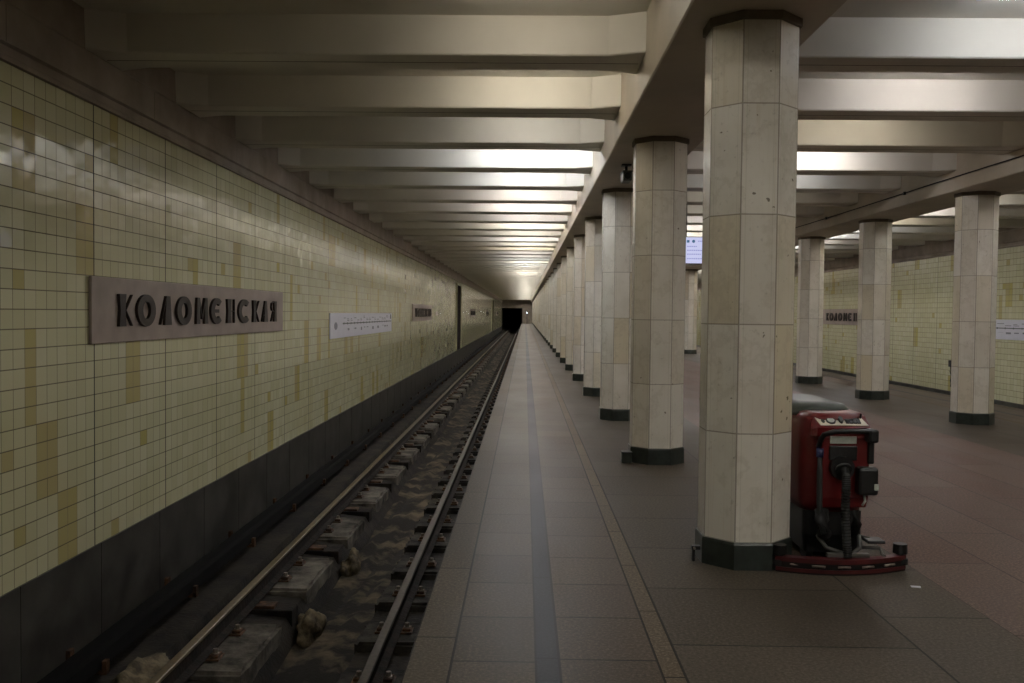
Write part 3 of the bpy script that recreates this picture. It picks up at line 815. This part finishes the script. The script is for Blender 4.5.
b = MB(); b.loft([[(.23*math.cos(2*PI*k/28), .98+.2*math.sin(2*PI*k/28), z) for k in range(28)] for z in (.05, .2)], 'black', False); b.build('brush_deck', root)
b = MB(); b.box(.16, .27, -.10, .02, .165, .185, 'black', .006); b.tube([(.15, .02, .19), (.20, -.02, .18)], .01, 'metal', 8); b.build('pedal', root)
b = MB(); b.tube([(.13, -.06, .135), (.24, -.08, .135), (.25, -.10, .10), (.25, -.14, .095)], .012, 'metal', 8); b.build('link', root)
# squeegee: curved red bar bowed towards the operator
def arc(z, off, n=18, half=.415):
    return [(-.015+half*(-1+2*k/n), -.235+off+.11*((-1+2*k/n)**2)+.03*(-1+2*k/n), z) for k in range(n+1)]
def curved(mb, z0, z1, o0, o1, m, half=.415):
    A0, A1, B0, B1 = arc(z0, o0, half=half), arc(z1, o0, half=half), arc(z0, o1, half=half), arc(z1, o1, half=half)
    loops = [[a, b_, c, d] for a, b_, c, d in zip(A0, A1, B1, B0)]
    mb.loft(loops, m, smooth=False)
b = MB(); curved(b, .070, .098, -.004, .06, 'redbar'); sq = b.build('squeegee', root)
b = MB(); curved(b, .030, .072, .004, .045, 'black'); b.build('core', sq)
b = MB(); curved(b, .012, .034, -.004, .0, 'redbar', .412); b.build('blade_strap', sq)
b = MB(); curved(b, 0.0, .034, .002, .010, 'rubber', .412); b.build('rear_blade', sq)
for k in range(5):
    a = arc(.052, 0, 10, .38)
    p, q = Vector(a[2*k+0]), Vector(a[min(2*k+1, 10)])
    b = MB(); b.tube([p+Vector((.02, -.004, 0)), p.lerp(q, .5)+Vector((.02, -.012, .004)), q+Vector((.02, -.004, 0))], .007, 'zinc', 8); b.build('clip', sq)
for t in (-1, 1):
    x = -.015+.385*t; y = -.235+.11+.03*t+.02
    b = MB(); b.tube([(x, y, .095), (x, y, .105), (x, y, .107), (x, y, .165)], [.025, .025, .045, .042], 'black', 12, False); b.build('knob', sq)
for t in (-1, 1):
    x = -.015+.40*t; y = -.235+.12+.03*t
    b = MB(); b.tube([(x, y, .04), (x, y, .075)], .03, 'rubber', 14, False); b.build('bumper_wheel', sq)

# ------------------------------------------------------------------ camera
f, yaw, pit, roll = 923.0154, -.0137, -.0305, .0103
cy, sy, cp_, sp, cr, sr = math.cos(yaw), math.sin(yaw), math.cos(pit), math.sin(pit), math.cos(roll), math.sin(roll)
R0 = Vector((cy, -sy, 0)); F = Vector((cp_*sy, cp_*cy, sp)); U0 = Vector((-sp*sy, -sp*cy, cp_))
R = cr*R0+sr*U0; U = -sr*R0+cr*U0
cam = bpy.data.cameras.new('camera'); co = bpy.data.objects.new('camera', cam); COL.objects.link(co)
m = Matrix((R, U, -F)).transposed().to_4x4(); m.translation = Vector((0, 0, EYE)); co.matrix_world = m
cam.sensor_fit = 'HORIZONTAL'; cam.sensor_width = 36; cam.lens = f*36/1024; cam.clip_end = 400; cam.clip_start = .05
sc.camera = co

w = bpy.data.worlds.new('world'); sc.world = w; w.use_nodes = True
w.node_tree.nodes['Background'].inputs[0].default_value = (.02, .02, .02, 1); w.node_tree.nodes['Background'].inputs[1].default_value = .15
sc.view_settings.view_transform = 'Standard'; sc.view_settings.look = 'None'; sc.view_settings.gamma = 1
sc.view_settings.use_curve_mapping = False; sc.view_settings.exposure = 0.0
sc.cycles.use_denoising = True
sc.cycles.max_bounces = 8; sc.cycles.diffuse_bounces = 5; sc.cycles.glossy_bounces = 4
